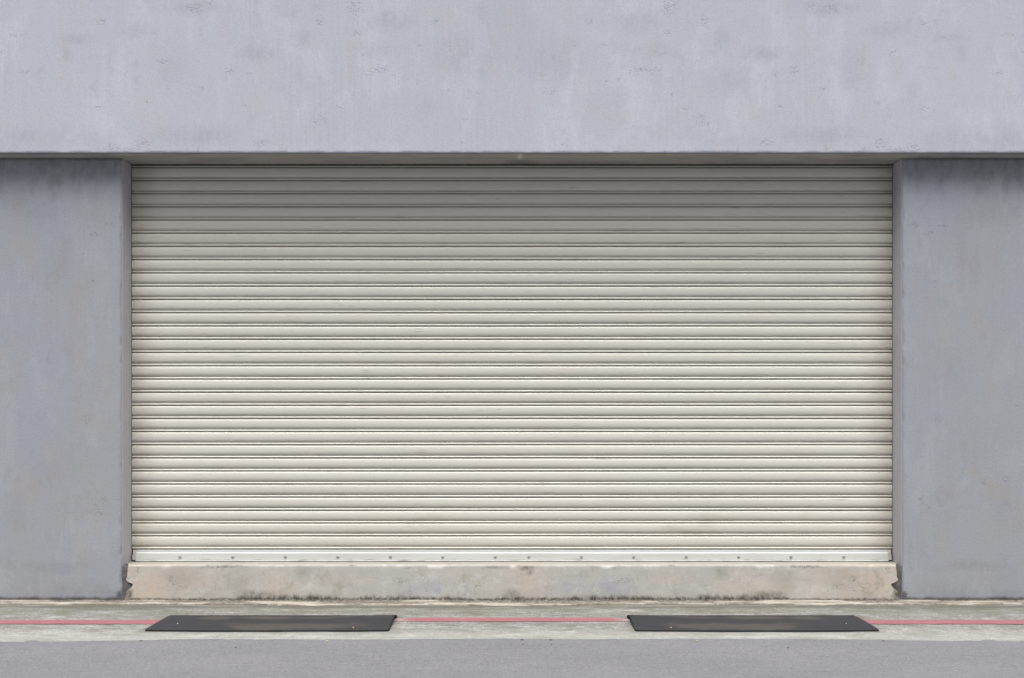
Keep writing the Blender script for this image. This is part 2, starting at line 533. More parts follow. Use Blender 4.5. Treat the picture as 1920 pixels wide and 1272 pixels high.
M['red'] = red_mat()
M['tan_stone'] = simple('tan_grit', (0.50, 0.42, 0.28), (0.40, 0.34, 0.24), 200, 0.9)
M['white_stone'] = simple('pale_grit', (0.66, 0.66, 0.66), (0.55, 0.55, 0.56), 200, 0.8)
M['dark_stone'] = simple('dark_grit', (0.06, 0.057, 0.055), (0.10, 0.095, 0.09), 200, 0.9)

# ------------------------------------------------------------------ ground, road, pavement
ground = pydata('ground', [(-600, -600, -0.05), (600, -600, -0.05), (600, 600, -0.05), (-600, 600, -0.05)],
                [(0, 1, 2, 3)], M['asphalt'])
tag(ground, kind='structure')

# concrete pavement strip in front of the wall
APZ = -0.012


def floor_grid(xs, ys, zfun):
    XX, YY = np.meshgrid(xs, ys)
    ZZ = zfun(XX, YY)
    v = np.stack([XX.ravel(), YY.ravel(), ZZ.ravel()], 1)
    nx = len(xs); f = []
    for j in range(len(ys) - 1):
        for i in range(nx - 1):
            a = j * nx + i
            f.append((a, a + 1, a + nx + 1, a + nx))
    return v, f, XX, YY


MAT_X0, MAT_X1 = 0.794, 2.364
MAT_Y0 = -1.128
MAT_Y1 = -0.619

xs = np.concatenate([np.linspace(-30, -4.3, 20), np.arange(-4.2, 4.21, 0.02), np.linspace(4.3, 30, 20)])
ys = np.linspace(-1.75, 0.0, 88)
v, f, XX, YY = floor_grid(xs, ys, lambda x, y: APZ + 0.0025 * (fbm(x * 3, y * 6, 5) - 0.5) * 2)
pav = pydata('pavement', v, f, M['apron'], smooth=True)
tag(pav, kind='structure')
nv = len(v)
st = np.zeros_like(XX)
for s in (-1, 1):
    # contact shade painted in round the rubber mats, broken up by noise
    dx = np.maximum(np.abs(s * XX - (MAT_X0 + MAT_X1) / 2) - (MAT_X1 - MAT_X0) / 2, 0)
    dy = np.maximum(np.abs(YY - (MAT_Y0 + MAT_Y1) / 2) - (MAT_Y1 - MAT_Y0) / 2, 0)
    dd = np.sqrt(dx ** 2 + dy ** 2)
    st = np.maximum(st, (1 - sstep(0.0, 0.09, dd)) * (0.35 + 0.5 * fbm(XX * 6, YY * 9, 31)))
    # stained corner beside the step ends
    st = np.maximum(st, blob(s * XX, YY, 2.85, -0.22, 0.55, 0.12) * fbm(XX * 8, YY * 20, 8) * 1.4)
st = np.maximum(st, (1 - sstep(0.0, 0.10, np.abs(YY + 0.21 - 0.05 * (fbm(XX * 1.5, YY * 0, 21) - .5)))) * sstep(0.30, 0.52, fbm(XX * 2.2, YY * 6, 12)) * 1.0)  # dark shade line painted along the small step below the fillet
st = np.maximum(st, blob(np.abs(XX), YY, 0.55, -0.93, 0.30, 0.10) * 0.35 * fbm(XX * 5, YY * 10, 3))
set_attr(pav.data, 'stain_shade', np.clip(st, 0, 1).ravel(), nv)

# raised mortar fillet along the foot of the wall: part of the pavement
xs = np.concatenate([np.linspace(-9, -4.3, 10), np.arange(-4.2, 4.21, 0.015), np.linspace(4.3, 9, 10)])
ed = -0.135 - 0.075 * (fbm(xs * 1.3, xs * 0, 41) - 0.5) * 2 - 0.02 * (fbm(xs * 9, xs * 0, 42) - 0.5) * 2
hz = 0.004 * (fbm(xs * 6, xs * 0, 43) - 0.5)
rows = []
for k, (fy, zz) in enumerate(((1.0, -0.016), (0.985, -0.004), (0.90, 0.001), (0.6, 0.003), (0.3, 0.004), (0.0, 0.005))):
    yy = ed * fy + (0.004 * (vnoise(xs * 40, xs * 0 + k, 44 + k) - .5) if k else 0)
    if k == 5:
        yy = np.full_like(xs, 0.03)
    rows.append(np.stack([xs, yy, zz + (hz if k > 1 else 0 * hz)], 1))
v = np.concatenate(rows); nx = len(xs)
f = [(j * nx + i, j * nx + i + 1, (j + 1) * nx + i + 1, (j + 1) * nx + i) for j in range(5) for i in range(nx - 1)]
ledge = pydata('mortar_fillet', v, f, M['ledge'], pav, smooth=True)
mold_shade = np.zeros(len(v)).reshape(6, nx)
mold_shade[5] = 1.0
mold_shade[4] = sstep(0.28, 0.5, fbm(xs * 3, xs * 0, 50)) * 0.9
mold_shade[3] = sstep(0.40, 0.58, fbm(xs * 2.4, xs * 0, 51)) * 0.75
mold_shade[2] = sstep(0.43, 0.60, fbm(xs * 2.6, xs * 0, 52)) * 0.7
mold_shade[1] = sstep(0.45, 0.6, fbm(xs * 3.6, xs * 0, 53)) * 0.6
mold_shade[0] = 0.95  # front foot row darkened as part of the painted shade line
set_attr(ledge.data, 'mold_shade', mold_shade.ravel(), len(v))

# asphalt road lying a little over the pavement edge
xs = np.concatenate([np.linspace(-60, -4.3, 20), np.arange(-4.2, 4.21, 0.02), np.linspace(4.3, 60, 20)])
RZ = -0.004
edge = G(1197.7, RZ) + 0.0 * xs - 0.075 * sstep(1.8, 3.2, np.abs(xs)) + 0.030 * (fbm(xs * 0.9, xs * 0, 61) - 0.5) * 2 \
    + 0.012 * (fbm(xs * 12, xs * 0, 62) - 0.5) * 2
for s in (-1, 1):
    edge = edge + 0.045 * blob(xs, 0 * xs, s * X(1849, -1.4), 0, 0.035, 1, 0.7)
nx = len(xs)
ys_off = [0.0, -0.006, -0.10, -0.3, -0.6, -1.0, -1.6, -2.4, -3.6, -6, -12]
rows = []
for k, d in enumerate(ys_off):
    z = RZ - 0.007 if k == 0 else RZ
    yy = edge + d if k < 3 else np.full_like(xs, -1.42 + d)
    rows.append(np.stack([xs, yy, np.full_like(xs, z)], 1))
v = np.concatenate(rows)
f = [((j + 1) * nx + i, (j + 1) * nx + i + 1, j * nx + i + 1, j * nx + i) for j in range(len(ys_off) - 1) for i in range(nx - 1)]
road = pydata('road', v, f, M['asphalt'])
tag(road, kind='structure')
st = np.zeros((len(ys_off), nx))
st[0] = 0.35
st[1] = 0.18 * fbm(xs * 10, xs * 0, 4)
set_attr(road.data, 'stain_shade', st.ravel(), len(v))

# painted red line along the pavement, passing under the two mats
xs = np.concatenate([np.linspace(-25, -4.3, 12), np.arange(-4.2, 4.21, 0.01), np.linspace(4.3, 25, 12)])
side = sstep(0.95, 2.2, np.abs(xs))
LZ = APZ + 0.006
top = G(1157.4, LZ) * (1 - side) + G(1162.0, LZ) * side
bot = G(1164.6, LZ) * (1 - side) + G(1169.3, LZ) * side
cut = sstep(0.66, 0.78, np.abs(xs)) * (1 - sstep(0.80, 1.2, np.abs(xs)))
top = top + 0.010 * (vnoise(xs * 45, xs * 0, 71) - 0.5) + 0.006 * (vnoise(xs * 14, xs * 0, 72) - 0.5) - 0.04 * cut
bot = bot + 0.010 * (vnoise(xs * 45, xs * 0, 73) - 0.5) + 0.006 * (vnoise(xs * 14, xs * 0, 74) - 0.5) + 0.012 * cut
nx = len(xs)
R_ = 5
rows = [np.stack([xs, bot + (top - bot) * k / (R_ - 1), LZ + 0 * xs + (-0.003 if k in (0, R_ - 1) else 0)], 1) for k in range(R_)]
v = np.concatenate(rows)
f = [(j * nx + i, j * nx + i + 1, (j + 1) * nx + i + 1, (j + 1) * nx + i) for j in range(R_ - 1) for i in range(nx - 1)]
red = pydata('painted_line', v, f, M['red'])
tag(red, 'faded red line painted along the concrete pavement, running under both rubber mats', 'painted line')
worn = np.zeros((R_, nx))
for k in range(R_):
    worn[k] = sstep(0.66, 0.80, np.abs(xs)) * (1 - sstep(0.80, 1.4, np.abs(xs))) * sstep(0.3, 0.6, vnoise(xs * 60, xs * 0 + k, 75 + k) + .2)
set_attr(red.data, 'worn', worn.ravel(), len(v))

# ------------------------------------------------------------------ building
XO = 2.93            # half width of the opening
FY = -0.146          # front plane of the fascia
SZ = 3.32            # soffit height
SH = 0.20            # shutter plane
ROOF = 5.3
bld = empty('garage_building', (0, 0, 0), 'plain grey plastered garage building around the wide roller shutter', 'building')

SPOTS = [(190, 42, 9, 8), (245, 98, 7, 3), (30, 68, 12, 4), (47, 137, 12, 4), (186, 205, 11, 4), (268, 272, 14, 10),
         (487, 268, 15, 7), (363, 18, 14, 9), (396, 7, 6, 10), (600, 40, 8, 10), (605, 224, 8, 11), (592, 231, 4, 7),
         (635, 203, 6, 5), (467, 142, 7, 4), (460, 201, 6, 4), (303, 118, 10, 5), (430, 133, 9, 9), (665, 15, 16, 15),
         (668, 63, 8, 6), (680, 105, 3, 3), (708, 132, 25, 5), (738, 138, 4, 8), (693, 141, 8, 3), (815, 42, 7, 6),
         (790, 86, 7, 3), (840, 88, 5, 2), (783, 155, 3, 6), (885, 173, 9, 3), (902, 177, 5, 2), (866, 271, 4, 3),
         (842, 171, 3, 3), (659, 179, 3, 3), (870, 225, 5, 3), (230, 281, 50, 3), (210, 275, 12, 6), (300, 280, 10, 4),
         (3, 99, 5, 4), (760, 150, 3, 5), (278, 193, 5, 4), (378, 168, 5, 5)]
SMUDGE = [(140, 72, 30, 9, .45), (122, 100, 12, 14, .4), (260, 58, 34, 14, .45), (482, 100, 34, 12, .5), (565, 72, 16, 16, .4),
          (320, 120, 30, 40, .25), (560, 155, 40, 26, .3), (726, 40, 40, 16, .4), (880, 110, 60, 34, .35), (850, 80, 20, 14, .3),
          (945, 60, 40, 70, .25), (700, 95, 40, 14, .3), (360, 14, 60, 12, .4), (60, 262, 120, 22, .36), (175, 262, 20, 18, .3),
          (365, 254, 78, 17, .42), (330, 262, 40, 10, .25), (540, 262, 40, 8, .2), (640, 245, 60, 30, .12), (255, 150, 8, 6, .25)]
# fascia: front sheet with fine columns in view, coarse beyond, closed to a beam
xs = np.concatenate([np.linspace(-9, -4.3, 8), np.arange(-4.2, 4.2001, 0.0125), np.linspace(4.3, 9, 8)])
zs = np.concatenate([[SZ, SZ + 0.003, SZ + 0.008], np.arange(SZ + 0.02, 4.55, 0.0125), [4.8, ROOF]])


def fascia_y(x, z):
    y = FY + 0.0022 * (fbm(x * 1.2, z * 1.6, 81) - 0.5)
    e = np.clip((SZ + 0.008 - z) / 0.008, 0, 1)
    return y + e ** 2 * 0.006 + (z < SZ + 0.005) * 0.004 * (vnoise(x * 25, z * 0, 83) - 0.5)


def close_sheet(v, f, xs, zs, y_back):
    """adds the back and the four sides of a block behind a front sheet"""
    nx, nz = len(xs), len(zs); n0 = len(v)
    bot = list(range(nx)); topi = [(nz - 1) * nx + i for i in range(nx)]
    lft = [j * nx for j in range(nz)]; rgt = [j * nx + nx - 1 for j in range(nz)]
    vb = [(xs[0], y_back, zs[0]), (xs[-1], y_back, zs[0]), (xs[-1], y_back, zs[-1]), (xs[0], y_back, zs[-1])]
    a, b, c, d = n0, n0 + 1, n0 + 2, n0 + 3
    extra = [(b, a, d, c), tuple([a, b] + bot[::-1]), tuple(topi + [c, d]), tuple(lft + [d, a]), tuple(rgt[::-1] + [b, c])]
    return np.concatenate([v, np.array(vb)]), f + extra


v, f, XX, ZZ = grid_sheet(xs, zs, fascia_y)
nfront = len(v)
v, f = close_sheet(v, f, xs, zs, 6.0)
fas = pydata('fascia', v, f, [M['fascia'], M['soffit']], bld)
tag(fas, 'pale grey-blue plaster fascia over the shutter')
fas.data.polygons.foreach_set('use_smooth', [i < len(f) - 5 for i in range(len(f))])
PX = 960 + XX / (0.0005 * (CAM_D + FY)); PY = 791 + (CAM_Z - ZZ) / (0.0005 * (CAM_D + FY))
PXm = 960 - np.abs(PX - 960)
wob = 5 * (fbm(PX / 30, PY / 30, 90) - 0.5); wob2 = 5 * (fbm(PX / 30, PY / 30, 95) - 0.5)
pit = np.zeros_like(PX); stn = np.zeros_like(PX)
for cx, cy, rx, ry in SPOTS:
    pit = np.maximum(pit, blob(PXm + wob, PY + wob2, cx, cy, rx, ry, 0.5))
for cx, cy, rx, ry, s in SMUDGE:
    stn = np.maximum(stn, s * blob(PXm + 3 * wob, PY + 3 * wob2, cx, cy, rx, ry, 0.8))
tanm = 0.22 * blob(PXm, PY, 800, 205, 50, 30, 0.9) * fbm(PX / 25, PY / 25, 70)
gr = np.zeros_like(PX)
for cx in (370, 538):
    gr = np.maximum(gr, 0.35 * blob(PXm, PY, cx, 281, 1.2, 9, .6))
n = len(v)
set_attr(fas.data, 'pit', np.clip(pit, 0, 1).ravel(), n)
set_attr(fas.data, 'stain_shade', np.clip(stn * 0.62, 0, 1).ravel(), n)
set_attr(fas.data, 'tan', tanm.ravel(), n)
set_attr(fas.data, 'grime', gr.ravel(), n)
# the underside of the fascia, a slab with its own dull plaster
xs = np.concatenate([[-9, -6], np.arange(-4.2, 4.2001, 0.03), [6, 9]])
ys = np.concatenate([np.linspace(FY + 0.012, 0.26, 16), [6.0]])
v, f, XX, YY = floor_grid(xs, ys, lambda x, y: 0 * x + SZ - 0.003)
f = [q[::-1] for q in f]
sof = pydata('soffit', v, f, M['soffit'], bld)
tag(sof, 'shaded grey plaster underside of the fascia')
px = 960 + XX / (0.0005 * (CAM_D + YY))
s1 = blob(px, YY, 976, 0.17, 26, 0.10, .8) * 0.5 + blob(px, YY, 1000, 0.2, 40, 0.03, .6) * 0.4
set_attr(sof.data, 'stain_shade', np.clip(s1, 0, 1).ravel(), len(v))
set_attr(sof.data, 'tan', (0.8 * blob(px, YY, 976, -0.06, 2.5, 0.09, .4)).ravel(), len(v))

# the two pillars of wall either side of the opening
PSPOTS = [(204, 423, 8, 6), (130, 570, 2, 5), (162, 788, 9, 8), (194, 938, 5, 9), (186, 965, 8, 4), (182, 955, 4, 8), (28, 385, 3, 4), (57, 397, 2, 3),
          (155, 425, 14, 2), (178, 440, 10, 5), (76, 905, 3, 7), (35, 900, 6, 6), (212, 1030, 2, 12), (223, 900, 2, 8),
          (223, 935, 2, 5), (15, 762, 4, 4), (200, 807, 2, 2), (157, 478, 2, 2), (170, 530, 6, 3), (220, 1112, 5, 10)]


def pillar(side):
    cols = np.concatenate([[0, 0.003, 0.008, 0.014], np.arange(0.025, 1.3, 0.0125), np.linspace(1.5, 6.07, 6)])
    xs = (XO + cols) if side > 0 else -(XO + cols)[::-1]
    zs = np.concatenate([np.arange(-0.02, SZ - 0.02, 0.0125), [SZ - 0.005]])

    def yf(x, z):
        d = np.abs(x) - XO
        e = np.clip((0.014 - d) / 0.014, 0, 1)
        chip = 0.006 * sstep(0.62, 0.8, vnoise(z * 14, z * 0 + side, 101)) * (d < 0.012)
        return 0.0025 * (fbm(x * 1.3 + 50, z * 1.3, 100) - 0.5) + e ** 2 * 0.010 + chip
    v, f, XX, ZZ = grid_sheet(xs, zs, yf)
    v, f = close_sheet(v, f, xs, zs, 6.0)
    o = pydata('wall', v, f, M['wall'], bld)
    tag(o, 'grey-blue plaster wall %s of the shutter' % ('right' if side > 0 else 'left'))
    o.data.polygons.foreach_set('use_smooth', [i < len(f) - 5 for i in range(len(f))])
    PX = 960 + XX / 0.004; PY = 791 + (CAM_Z - ZZ) / 0.004
    PXm = 960 - np.abs(PX - 960)
    seed = 200 + side * 17
    wob = 5 * (fbm(PX / 25, PY / 25, seed) - 0.5); wob2 = 5 * (fbm(PX / 25, PY / 25, seed + 5) - 0.5)
    pit = np.zeros_like(PX)
    for cx, cy, rx, ry in PSPOTS:
        pit = np.maximum(pit, blob(PXm + wob, PY + wob2, cx, cy, rx, ry, 0.5))
    # streaky stains hanging from under the fascia, with some of its shade painted in
    hang = 335 + 75 * fbm(PX / 38, PY * 0, seed + 9) + 25 * (fbm(PX / 9, PY / 60, seed + 10) - 0.5)
    hang = hang - 40 * sstep(170, 225, PXm)
    run = (1 - sstep(-30, 14, PY - hang)) * (0.30 + 0.70 * sstep(0.35, 0.62, fbm(PX / 16, PY / 60, seed + 11)))
    rim = (1 - sstep(8, 26, np.abs(PY - 310))) * sstep(0.35, 0.6, fbm(PX / 20, PY / 14, seed + 12)) * (1 - sstep(195, 222, PXm))
    stn = np.maximum(run * 0.62, rim * 0.62)
    # damp foot of the wall
    foot = sstep(1085, 1126, PY + 26 * (fbm(PX / 30, PY / 60, seed + 13) - 0.5)) * 0.35
    stn = np.maximum(stn, foot)
    for cx, cy, rx, ry, s in ((95, 1062, 60, 10, .28), (60, 1090, 30, 20, .15), (150, 940, 26, 30, .18), (70, 400, 40, 12, .18), (120, 470, 14, 60, .12),
                              (95, 500, 10, 30, .15), (90, 860, 60, 70, .10), (30, 960, 30, 40, .16), (140, 690, 40, 50, .10)):
        stn = np.maximum(stn, s * blob(PXm + 4 * wob, PY + 4 * wob2, cx, cy, rx, ry, .8))
    tanm = np.zeros_like(PX)
    for cx, cy, rx, ry, s in ((55, 918, 26, 22, .35), (100, 890, 12, 9, .22), (150, 540, 25, 12, .16), (110, 505, 12, 22, .2), (55, 480, 10, 30, .18),
                              (150, 1020, 12, 20, .16), (190, 980, 10, 30, .14), (145, 640, 20, 50, .14)):
        tanm = np.maximum(tanm, s * blob(PXm + 4 * wob, PY + 4 * wob2, cx, cy, rx, ry, .7) * (0.6 + 0.8 * fbm(PX / 8, PY / 8, seed + 15)))
    gr = sstep(1117.5, 1124.5, PY + 5 * (fbm(PX / 12, PY * 0, seed + 16) - 0.5)) * 0.9
    gr = np.maximum(gr, blob(PXm + 2 * wob, PY + 2 * wob2, 224, 1118, 5, 10, .5) * 0.7)
    n = len(v)
    for nm, a in (('pit', pit), ('stain_shade', stn), ('tan', tanm), ('grime', gr)):
        set_attr(o.data, nm, np.clip(a, 0, 1).ravel(), n)
    return o


pillar(-1)
pillar(1)
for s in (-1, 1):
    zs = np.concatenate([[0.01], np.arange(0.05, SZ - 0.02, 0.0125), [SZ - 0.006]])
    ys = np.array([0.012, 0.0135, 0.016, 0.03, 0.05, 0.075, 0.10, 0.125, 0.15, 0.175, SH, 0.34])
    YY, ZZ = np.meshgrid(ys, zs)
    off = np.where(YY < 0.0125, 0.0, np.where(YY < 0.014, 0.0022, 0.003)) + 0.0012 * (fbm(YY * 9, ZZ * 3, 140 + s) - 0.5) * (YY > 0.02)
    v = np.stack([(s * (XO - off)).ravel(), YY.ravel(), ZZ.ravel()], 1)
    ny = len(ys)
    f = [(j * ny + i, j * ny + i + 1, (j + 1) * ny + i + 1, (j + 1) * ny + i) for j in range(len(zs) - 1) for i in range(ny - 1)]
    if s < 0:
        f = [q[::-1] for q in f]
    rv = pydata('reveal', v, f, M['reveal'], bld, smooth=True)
    st = 0.7 * (1 - sstep(0, 0.8, SZ - ZZ)) * fbm(YY * 20, ZZ * 4, 150 + s)  # soffit shade painted into the colour, darker towards the top
    st = np.maximum(st, 0.5 * (1 - sstep(0.0, 0.05, np.abs(ZZ - 0.30))) * fbm(YY * 30, ZZ * 10, 152 + s))
    gr = 0.75 * (1 - sstep(0.0, 0.022, SH - 0.004 - YY)) * (YY < SH) * (0.4 + 0.6 * fbm(YY * 0, ZZ * 6, 155 + s))
    set_attr(rv.data, 'stain_shade', np.clip(st, 0, 1).ravel(), len(v))
    set_attr(rv.data, 'grime', np.clip(gr, 0, 1).ravel(), len(v))
bm = bmesh.new(); add_box(bm, -XO, XO, 0.62, 0.72, 0.0, SZ - 0.004)
bm_obj('rear_panel', bm, M['dark'], bld)
bm = bmesh.new(); add_box(bm, -9.15, 9.15, FY - 0.12, 6.15, ROOF + 0.003, ROOF + 0.18, 0.01)
bm_obj('roof', bm, M['roof'], bld)

# ------------------------------------------------------------------ concrete step under the shutter
STEP_Z = Z(1053.5, SH)
step = empty('concrete_step', (0, 0.1, 0), 'long low beige painted concrete step under the roller shutter, paint peeling at both ends', 'step')
FP = 0.004          # face of the paint skin
xs = np.arange(-XO + 0.002, XO - 0.0019, 0.012)
zs = np.concatenate([np.arange(-0.02, STEP_Z - 0.02, 0.01), [STEP_Z - 0.016, STEP_Z - 0.010]])
# bare mortar core
v, f, XX, ZZ = grid_sheet(xs, zs, lambda x, z: FP + 0.008 + 0.003 * (fbm(x * 20, z * 20, 301) - 0.5))
top0 = len(v)
v2 = np.array([(xs[0], SH + 0.3, zs[-1]), (xs[-1], SH + 0.3, zs[-1])])
nx = len(xs); tr = [(len(zs) - 1) * nx + i for i in range(nx)]
core = pydata('core', np.concatenate([v, v2]), f + [tuple(tr + [top0 + 1, top0])], M['mortar'], step)
tag(core, 'bare grey mortar core showing where paint has peeled')
# paint and render skin with ragged ends, rolled over the top edge
JAG = [(1050, 242), (1058, 240.5), (1068, 239), (1082, 238), (1088, 236), (1091.5, 239), (1093.5, 244), (1095, 249), (1099, 248), (1103, 245), (1106, 240.5), (1109, 237), (1117, 236), (1126, 234), (1132, 233)]
jz = np.array([Z(a) for a, b in JAG])[::-1]
jx = np.array([-X(b) for a, b in JAG])[::-1]
zs2 = np.concatenate([np.arange(-0.02, STEP_Z - 0.022, 0.0065), [STEP_Z - 0.016, STEP_Z - 0.009, STEP_Z - 0.004, STEP_Z - 0.0015, STEP_Z]])
ncol = 560
rowsv = []
for j, z in enumerate(zs2):
    half = np.interp(z, jz, jx)
    xr = np.linspace(-1, 1, ncol) * half
    xr[:1] += 0.003 * (random.random() - .5); xr[-1:] += 0.003 * (random.random() - .5)
    yy = FP + 0.004 * (fbm(xr * 2, z * 4 + 0 * xr, 311) - 0.5) + 0.002 * (fbm(xr * 18, z * 18 + 0 * xr, 312) - .5)
    k = len(zs2) - 1 - j
    zz = np.full_like(xr, z)
    if k <= 4:
        yy = yy + (0.009, 0.0035, 0.0012, 0.0004, 0)[k]
        ch = sstep(0.60, 0.78, fbm(xr * 7, 0 * xr, 313)) * 0.010
        yy = yy + ch * (1 - k / 5)
        zz = zz - ch * 0.5 * (1 - k / 5) - 0.002 * vnoise(xr * 30, 0 * xr, 314)
    rowsv.append(np.stack([xr, yy, zz], 1))
for d in (0.05, 0.11, SH + 0.3):
    xr = np.linspace(-1, 1, ncol) * (XO - 0.003 if d > 0.06 else XO - 0.03)
    rowsv.append(np.stack([xr, np.full_like(xr, d), np.full_like(xr, STEP_Z) - 0.001 * vnoise(xr * 20, xr * 0 + d * 20, 5)], 1))
v = np.concatenate(rowsv)
R_ = len(rowsv)
f = [(j * ncol + i, j * ncol + i + 1, (j + 1) * ncol + i + 1, (j + 1) * ncol + i) for j in range(R_ - 1) for i in range(ncol - 1)]
skin = pydata('painted_face', v, f, M['step'], step, smooth=True)
tag(skin, 'stained beige-pink paint over the step')
PX = 960 + v[:, 0] / 0.004; PY = 791 + (CAM_Z - v[:, 2]) / 0.004
PXm = 960 - np.abs(PX - 960)
front = (v[:, 1] < 0.03)
base = 1119 + 8 * (fbm(PX / 25, PX * 0, 321) - .5)
hgt = 4 + 10 * sstep(430, 470, PXm) * (1 - sstep(560, 680, PXm)) + 6 * sstep(650, 690, PXm) * (1 - sstep(840, 880, PXm)) + 4 * (1 - sstep(25, 70, np.abs(PX - 985)))
hgt = hgt * (0.35 + 1.3 * fbm(PX / 7, PX * 0, 322))
mold_shade = sstep(0, 1, (PY - (1125 - hgt)) / np.maximum(hgt * 0.9, 1)) * front
for cx, cy, rx, ry, s in ((985, 1066, 10, 4, .95), (992, 1072, 7, 7, .5), (960, 1115, 14, 10, .5), (238, 1116, 8, 10, .9), (420, 1062, 35, 2.5, .55), (660, 1061, 5, 1.5, .6), (930, 1064, 22, 3, .4), (480, 1118, 30, 9, .6)):
    src = PX if cx > 930 else PXm
    mold_shade = np.maximum(mold_shade, s * blob(src + 8 * (fbm(PX / 8, PY / 8, 323) - .5), PY + 3 * (fbm(PX / 6, PY / 6, 324) - .5), cx, cy, rx, ry, .7) * front)
pink = np.maximum(1 - sstep(250, 480, PXm), 0.75 * blob(PX, PY, 985, 1085, 26, 40, .8))
pink = np.maximum(pink, 0.6 * blob(PXm, PY, 520, 1100, 60, 20, .8)); pink = np.maximum(pink, 0.5 * blob(PXm, PY, 660, 1087, 40, 8, .8))
pink = np.where(front, pink, 0.45)
lil = blob(PXm, PY, 800, 1104, 75, 18, .8) * front
lil = np.maximum(lil, 0.9 * (1 - sstep(0.0, 2.2, np.abs(PY - 1061.5 - 1.5 * fbm(PX / 30, 0 * PX, 5)))) * front * fbm(PX / 12, PX * 0, 325))
wx = 14 * (fbm(PX / 9, PY / 9, 327) - .5); stn = 0.5 * blob(PXm + wx, PY + wx, 568, 1073, 13, 11, .9) + 0.35 * blob(PXm, PY, 450, 1095, 20, 24, .8) + 0.3 * blob(PXm, PY, 340, 1085, 30, 20, .8)
stn = np.maximum(stn, 0.4 * sstep(1100, 1128, PY) * fbm(PX / 30, PY / 10, 326)) * front
stn = np.where(front & (PY > 1060.6), stn, 0.50 + 0.35 * fbm(v[:, 0] * 4, v[:, 1] * 12, 328))  # top face darkened in colour to offset the stronger sunlight on it
pitm = np.zeros_like(PX)
for cx, cy, rx, ry in ((256, 1067, 5, 3), (257, 1073, 5, 3), (495, 1078, 4, 3), (320, 1086, 5, 6), (330, 1097, 7, 3), (345, 1100, 10, 5), (750, 1090, 13, 5), (895, 1100, 6, 3), (800, 1109, 3, 2), (400, 1065, 30, 2), (763, 1066, 9, 3), (300, 1103, 6, 3), (318, 1109, 3, 2)):
    pitm = np.maximum(pitm, blob(PXm, PY, cx, cy, rx, ry, .6))
for nm, a in (('mold_shade', mold_shade), ('pink', pink), ('lilac', lil), ('stain_shade', stn), ('pit', pitm * front)):
    set_attr(skin.data, nm, np.clip(a, 0, 1), len(v))

# ------------------------------------------------------------------ roller shutter
sh = empty('roller_shutter', (0, SH, STEP_Z), 'wide closed cream metal roller shutter with horizontal slats and a white bottom bar', 'roller shutter')
lines = [313.6, 338.3, 363.2, 388.0, 412.7]
lines += list(np.linspace(412.7, 661.7, 11)[1:])
lines += [686.6, 711.6]
lines += list(np.linspace(711.6, 957.9, 11)[1:])
lines += [981.6, 1005.6, 1030.4]
P0 = 0.1015
# slat section, (z as a share of the pitch from the bottom joint, depth behind the front plane)
PROF = [(0.000, 0.020), (0.022, 0.020), (0.030, 0.0125), (0.042, 0.0085), (0.065, 0.0050), (0.10, 0.0034), (0.135, 0.0046), (0.165, 0.0085),
        (0.182, 0.0132), (0.188, 0.0168), (0.200, 0.0168), (0.27, 0.0102), (0.335, 0.0042), (0.352, 0.0030), (0.375, 0.0023), (0.46, 0.0008), (0.60, 0.0), (0.73, 0.0006),
        (0.83, 0.0019), (0.90, 0.0036), (0.94, 0.0056), (0.962, 0.0086), (0.975, 0.0130), (0.980, 0.020), (1.0, 0.020)]
HW = XO - 0.0075


def slat_mesh(seed, bow):
    xs = [-HW, -HW * .6, -HW * .25, HW * .1, HW * .5, HW]
    r = random.Random(seed)
    offs = [0, r.uniform(-bow, bow), r.uniform(-bow, bow), r.uniform(-bow, bow), r.uniform(-bow, bow), 0]
    sag = [0, r.uniform(-.0006, .0006), r.uniform(-.0008, .0008), r.uniform(-.0008, .0008), r.uniform(-.0006, .0006), 0]
    vv = []
    for (t_, d_) in PROF:
        for i, x in enumerate(xs):
            vv.append((x, d_ + offs[i], t_ * P0 + sag[i]))
    nx = len(xs)
    ff = [(j * nx + i, j * nx + i + 1, (j + 1) * nx + i + 1, (j + 1) * nx + i) for j in range(len(PROF) - 1) for i in range(nx - 1)]
    me = bpy.data.meshes.new('slat')
    me.from_pydata(vv, [], ff)
    me.polygons.foreach_set('use_smooth', [True] * len(ff))
    me.materials.append(M['slat'])
    me.set_sharp_from_angle(angle=radians(38))
    return me


meshes = [slat_mesh(s, 0.0012) for s in range(5)]
tops = [308.2] + lines[:-1]
rr = random.Random(3)
for i, ln in enumerate(lines):
    z0 = Z(ln, SH)
    z1 = Z(tops[i], SH) if i else SZ + 0.04
    o = bpy.data.objects.new('slat', meshes[rr.randrange(5)])
    col.objects.link(o)
    o.parent = sh
    o.location = (0, rr.uniform(-0.0012, 0.0012), z0 - STEP_Z)
    if i:
        o.scale = (1, 1, (z1 - z0) / P0)
        o.rotation_euler = (radians(rr.uniform(-0.35, 0.35)), 0, radians(rr.uniform(-0.012, 0.012)))

# guide rails, dark and dirty, in the jambs
for s in (-1, 1):
    bm = bmesh.new()
    a, b = sorted((s * (XO - 0.0005), s * (XO - 0.020)))
    add_box(bm, a, b, SH + 0.030, SH + 0.075, STEP_Z + 0.002, SZ - 0.006)
    a2, b2 = sorted((s * (XO - 0.0005), s * (XO - 0.0065)))
    add_box(bm, a2, b2, SH + 0.009, SH + 0.020, STEP_Z + 0.002, SZ - 0.006)
    bm_obj('guide_rail', bm, M['guide'], sh)

# added dark strip standing in for the shaded gap between curtain and soffit
bm = bmesh.new()
add_box(bm, -XO + 0.004, XO - 0.004, SH - 0.014, SH - 0.003, SZ - 0.0155, SZ - 0.002)
bm_obj('top_gap_strip', bm, M['guide'], sh)

